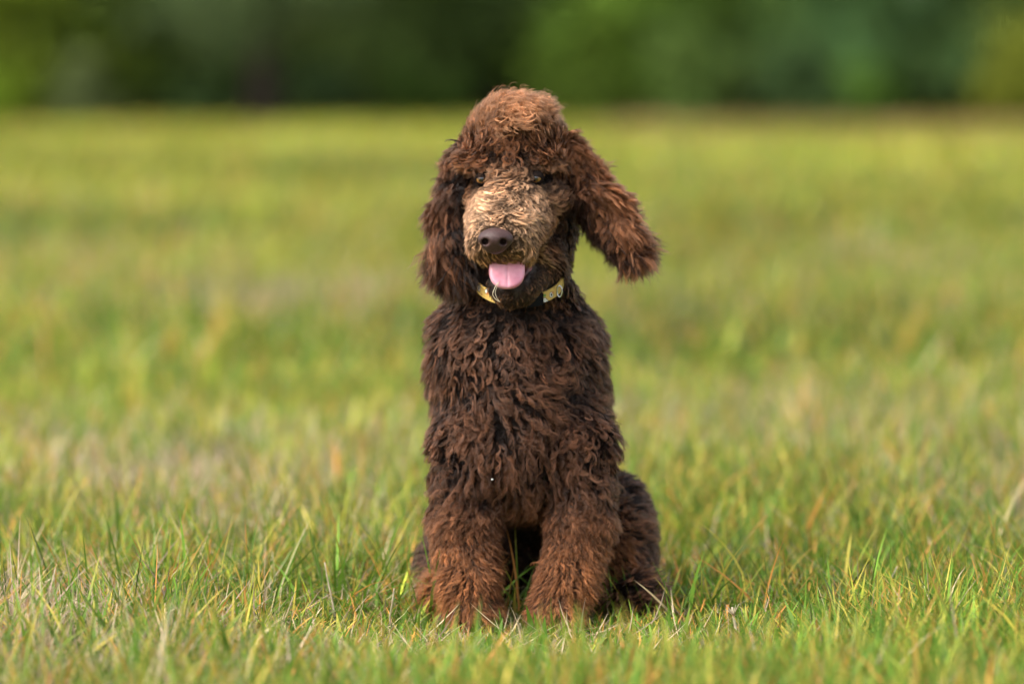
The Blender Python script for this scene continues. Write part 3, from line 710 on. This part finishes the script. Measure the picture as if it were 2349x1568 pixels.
    nv.links.new(tc.outputs['Object'], vo.inputs['Vector']); nv.links.new(vo.outputs['Distance'], [x for x in nv.nodes if x.type == 'BUMP'][0].inputs['Height'])
    child(mesh_np('nose', Vn, [Qn], mn, dog))

    # -------- mouth lining and tongue
    ml = mat('mouth lining', (.22, .06, .06), .35)
    noise_col(ml, (.10, .03, .03), (.36, .11, .12), 80)
    TC = W(1163, 627, -.064)
    def f_lin(Pq):
        d = sd_ell(Pq, W(1172, 622, -.030), (.0265, .028, .0205))
        return smax(d, -sd_ell(Pq, W(1170, 612, -.052), (.018, .022, .012)), .006)
    Vl, Ql = surface_nets(f_lin, W(1172, 622, -.03) - .04, W(1172, 622, -.03) + .04, .0013); child(mesh_np('mouth_lining', Vl, [Ql], ml, dog))
    tm = mat('tongue', (.62, .24, .27), .30); tm.node_tree.nodes['Principled BSDF'].inputs['Subsurface Weight'].default_value = .25
    tm.node_tree.nodes['Principled BSDF'].inputs['Subsurface Radius'].default_value = (.006, .002, .0015)
    noise_col(tm, (.58, .20, .27), (.76, .36, .43), 55, bump=.25, dist=.0008)
    def f_ton(Pq):
        q = Pq - TC
        al = math.radians(28); c_, s_ = math.cos(al), math.sin(al)
        yy = q[..., 1] * c_ - q[..., 2] * s_; zz = q[..., 1] * s_ + q[..., 2] * c_
        r = np.stack([q[..., 0], yy + 7.0 * q[..., 0] ** 2 * 0 , zz], -1)
        xx = np.abs(r[..., 0] / .0205); z2 = np.where(r[..., 2] < 0, r[..., 2] / .0195, r[..., 2] / .034)
        xx = xx * (1 - .06 * np.clip(r[..., 2] / .02, -1, 1)); k = (xx ** 2.3 + np.abs(z2) ** 2.3) ** (1 / 2.3)
        d = smax((k - 1) * .0195, np.abs(r[..., 1] - 12 * (r[..., 0] ** 2) * 0) - .0042, .004)
        d = smax(d, -(np.sqrt((r[..., 0] + .0 - .0008) ** 2 + (r[..., 1] + .0050) ** 2) - .0016), .0016)
        return d
    Vt, Qt = surface_nets(f_ton, TC - .042, TC + .042, .0011); child(mesh_np('tongue', Vt, [Qt], tm, dog))

    # -------- eyes
    iris = mat('eye', (.1, .05, .02), .06); n_ = iris.node_tree; b = n_.nodes['Principled BSDF']
    b.inputs['Coat Weight'].default_value = 1; b.inputs['Coat Roughness'].default_value = .02; b.inputs['Coat IOR'].default_value = 1.65
    tc = n_.nodes.new('ShaderNodeTexCoord'); ln = n_.nodes.new('ShaderNodeVectorMath'); ln.operation = 'LENGTH'
    mp = n_.nodes.new('ShaderNodeMapping'); mp.inputs['Scale'].default_value = (1, 0, 1)
    r = n_.nodes.new('ShaderNodeValToRGB'); cr = r.color_ramp; cr.elements[0].position = .0; cr.elements[0].color = (.004, .003, .003, 1); cr.elements[1].position = 1; cr.elements[1].color = (.02, .012, .01, 1)
    for p_, c_ in ((.33, (.004, .003, .003, 1)), (.40, (.12, .05, .012, 1)), (.66, (.26, .115, .024, 1)), (.78, (.12, .05, .014, 1)), (.86, (.015, .008, .006, 1))):
        e_ = cr.elements.new(p_); e_.color = c_
    mu = n_.nodes.new('ShaderNodeMath'); mu.operation = 'MULTIPLY'; mu.inputs[1].default_value = 1 / .0085
    n_.links.new(tc.outputs['Object'], mp.inputs[0]); n_.links.new(mp.outputs[0], ln.inputs[0]); n_.links.new(ln.outputs['Value'], mu.inputs[0]); n_.links.new(mu.outputs[0], r.inputs[0]); n_.links.new(r.outputs[0], b.inputs['Base Color'])
    lidm = noise_col(mat('eyelid skin', (.02, .012, .01), .85, **{'Specular IOR Level': .08}), (.007, .005, .0045), (.018, .011, .009), 300)
    def sphere(rad, nu=40, nv_=28):
        u = np.arange(nu) / nu * 2 * np.pi; v = (np.arange(nv_ + 1) / nv_) * np.pi     # poles on the y axis
        U, Vv = np.meshgrid(u, v); X = rad * np.sin(Vv) * np.cos(U); Z = rad * np.sin(Vv) * np.sin(U); Y = -rad * np.cos(Vv)
        VV = np.stack([X, Y, Z], -1).reshape(-1, 3); i = np.arange(nv_)[:, None] * nu; j = np.arange(nu)[None]; k = (j + 1) % nu
        return VV, np.stack([i + j, i + k, i + nu + k, i + nu + j], -1).reshape(-1, 4)
    for e, ro, tz in ((EYES[0], -.20, .0), (EYES[1], -.20, .0)):
        Vs, Qs = sphere(.0085)
        eb = mesh_np('eye', Vs, [Qs], iris, dog); eb.location = Vector(e) + Vector(off); eb.rotation_euler = (math.radians(4), 0, math.radians(-10))
        Vs, Qs = sphere(.0093, 64, 60)
        opn = (np.abs(Vs[:, 0] / .0074) ** 1.7 + np.abs((Vs[:, 2] + .0005) / np.where(Vs[:, 2] > 0, .0030, .0042)) ** 1.7 < 1) & (Vs[:, 1] < 0)
        kf = ~opn[Qs].any(1); lo_ = mesh_np('eyelid', Vs, [Qs[kf]], lidm, eb)
        sm = lo_.modifiers.new('thickness', 'SOLIDIFY'); sm.thickness = .0006; sm.offset = 1

    # -------- collar
    cm = mat('printed collar webbing', (.6, .42, .08), .7); n_ = cm.node_tree; b = n_.nodes['Principled BSDF']
    tc = n_.nodes.new('ShaderNodeTexCoord'); v1 = n_.nodes.new('ShaderNodeTexVoronoi'); v1.inputs['Scale'].default_value = 95
    r1 = n_.nodes.new('ShaderNodeValToRGB'); r1.color_ramp.interpolation = 'CONSTANT'
    r1.color_ramp.elements[0].color = (.02, .02, .025, 1); r1.color_ramp.elements[1].position = .16; r1.color_ramp.elements[1].color = (.7, .68, .6, 1)
    e_ = r1.color_ramp.elements.new(.27); e_.color = (.02, .02, .03, 1); e_ = r1.color_ramp.elements.new(.33); e_.color = (.56, .37, .085, 1)
    v2 = n_.nodes.new('ShaderNodeTexVoronoi'); v2.inputs['Scale'].default_value = 130; r2 = n_.nodes.new('ShaderNodeValToRGB'); r2.color_ramp.interpolation = 'CONSTANT'
    r2.color_ramp.elements[0].color = (1, 1, 1, 1); r2.color_ramp.elements[1].position = .25; r2.color_ramp.elements[1].color = (0, 0, 0, 1)
    mx = n_.nodes.new('ShaderNodeMix'); mx.data_type = 'RGBA'; hs = n_.nodes.new('ShaderNodeMix'); hs.data_type = 'RGBA'; hs.inputs[6].default_value = (.62, .13, .04, 1); hs.inputs[7].default_value = (.14, .26, .05, 1)
    sepc = n_.nodes.new('ShaderNodeSeparateColor'); n_.links.new(v2.outputs['Color'], sepc.inputs[0]); n_.links.new(sepc.outputs[0], hs.inputs[0])
    for v in (v1, v2): n_.links.new(tc.outputs['Object'], v.inputs['Vector'])
    n_.links.new(v1.outputs['Distance'], r1.inputs[0]); n_.links.new(v2.outputs['Distance'], r2.inputs[0]); n_.links.new(r2.outputs[0], mx.inputs[0]); n_.links.new(r1.outputs[0], mx.inputs[6]); n_.links.new(hs.outputs[2], mx.inputs[7]); n_.links.new(mx.outputs[2], b.inputs['Base Color'])
    blk = mat('black nylon', (.006, .006, .0065), .8, **{'Specular IOR Level': .15}); met = mat('chrome ring', (.6, .6, .6), .18, Metallic=1.0)
    cc = COLC.copy(); RX, RY = .0515, .0560; tilt = .42
    def band(a0, a1, h, rad_off, th, nseg):
        a = np.linspace(a0, a1, nseg); V = []
        for rr in (0, th):
            for zz in (-h / 2, h / 2):
                x = (RX + rad_off + rr) * np.sin(a); yv = -(RY + rad_off + rr) * np.cos(a)
                V.append(np.stack([x, yv, zz + tilt * yv], 1))
        V = np.concatenate(V); n = nseg; i = np.arange(n - 1)
        Q = [np.stack([i + p * n, i + 1 + p * n, i + 1 + q * n, i + q * n], 1) for p, q in ((2, 3), (3, 1), (1, 0), (0, 2))]
        Q.append(np.array([[0, n, 3 * n, 2 * n], [n - 1, 3 * n - 1, 4 * n - 1, 2 * n - 1]]))
        return V, np.concatenate(Q)
    V, Qb = band(-np.pi, np.pi, .0120, 0, .0022, 160); co = mesh_np('collar', V, [Qb], cm, dog, smooth=False); co.location = Vector(cc) + Vector(off)
    co['label'] = 'yellow printed collar with black fittings'
    for a0, a1, h, nm in ((.12, .52, .0130, 'buckle'), (-.34, -.20, .0160, 'strap_keeper')):
        V, Qb = band(a0, a1, h, .0018, .0042, 24); o = mesh_np(nm, V, [Qb], blk, co, smooth=False)
        bv = o.modifiers.new('soft edges', 'BEVEL'); bv.width = .0009; bv.segments = 2
    a = np.linspace(0, 2 * np.pi, 33)[:-1]; rr, r0 = .0065, .0009; V = []; sg = 8
    aa = .98; cxr = np.array([(RX + .006) * math.sin(aa), -(RY + .006) * math.cos(aa), -tilt * (RY) * math.cos(aa) - .001])
    th = np.arange(sg) * 2 * np.pi / sg
    V = np.stack([((rr * .45 + r0 * np.cos(th)[None]) * np.cos(a)[:, None]), (r0 * np.sin(th)[None] + 0 * a[:, None]), ((rr + r0 * np.cos(th)[None]) * np.sin(a)[:, None])], -1).reshape(-1, 3) + cxr
    i = np.arange(32)[:, None]; j = np.arange(sg)[None]; Qr = np.stack([i * sg + j, ((i + 1) % 32) * sg + j, ((i + 1) % 32) * sg + (j + 1) % sg, i * sg + (j + 1) % sg], -1).reshape(-1, 4)
    mesh_np('ring', V, [Qr], met, co)
    return dog

def small_things():
    m = noise_col(mat('straw held in the mouth', (.6, .5, .34), .55), (.5, .4, .26), (.72, .63, .46), 200)
    pts = [W(1150, 643, -.068), W(1140, 650, -.078), W(1134, 662, -.078), W(1129, 675, -.076), W(1136, 686, -.075), W(1147, 692, -.074)]
    P = np.array(pts); tt = np.linspace(0, 1, 20); Pi = np.stack([np.interp(tt, np.linspace(0, 1, len(P)), P[:, k]) for k in range(3)], 1)
    for _ in range(2): Pi[1:-1] = (Pi[:-2] + 2 * Pi[1:-1] + Pi[2:]) / 4
    L = [tube(Pi, .00035 + .0002 * tt, 6)]
    P2 = Pi + np.array([.003, .0, .002]) * np.sin(tt * np.pi)[:, None]; L.append(tube(P2[2:], .00028 + .0001 * tt[2:], 6))
    V, F = join(L); b = Pi[0]; o = mesh_np('straw_wisp', V - b, F, m); o.location = b
    tag(o, "curled wisp of pale straw hanging from the corner of the dog's mouth", 'straw')
    b = W(1129, 1099, -.030); V, Q = surface_nets(lambda P: sd_ell(P, (0, 0, 0), (.0015, .0012, .0011)) + .0002 * np.sin(P[..., 0] * 4000), (-.004,) * 3, (.004,) * 3, .0004)
    o = mesh_np('white_seed', V, [Q], mat('pale seed husk', (.55, .54, .5), .6)); o.location = b
    tag(o, "tiny white seed caught in the fur of the dog's lower chest", 'seed')

def paw_mask(X, Y):
    X = np.asarray(X); Y = np.asarray(Y); m = np.zeros(len(X), bool)
    for px, Yc, rx, ry in ((1088, -.0, .035, .045), (1286, -.0, .035, .045)):
        c = W(px, 1440, Yc); m |= (((X - c[0]) / rx) ** 2 + ((Y - Yc) / ry) ** 2) < 1
    m |= (np.abs(X - .015) < .14) & (Y > .10) & (Y < .46)
    return m

build_ground()
build_woods()
build_grass(paw_mask)
build_stalks()
build_dog()
small_things()
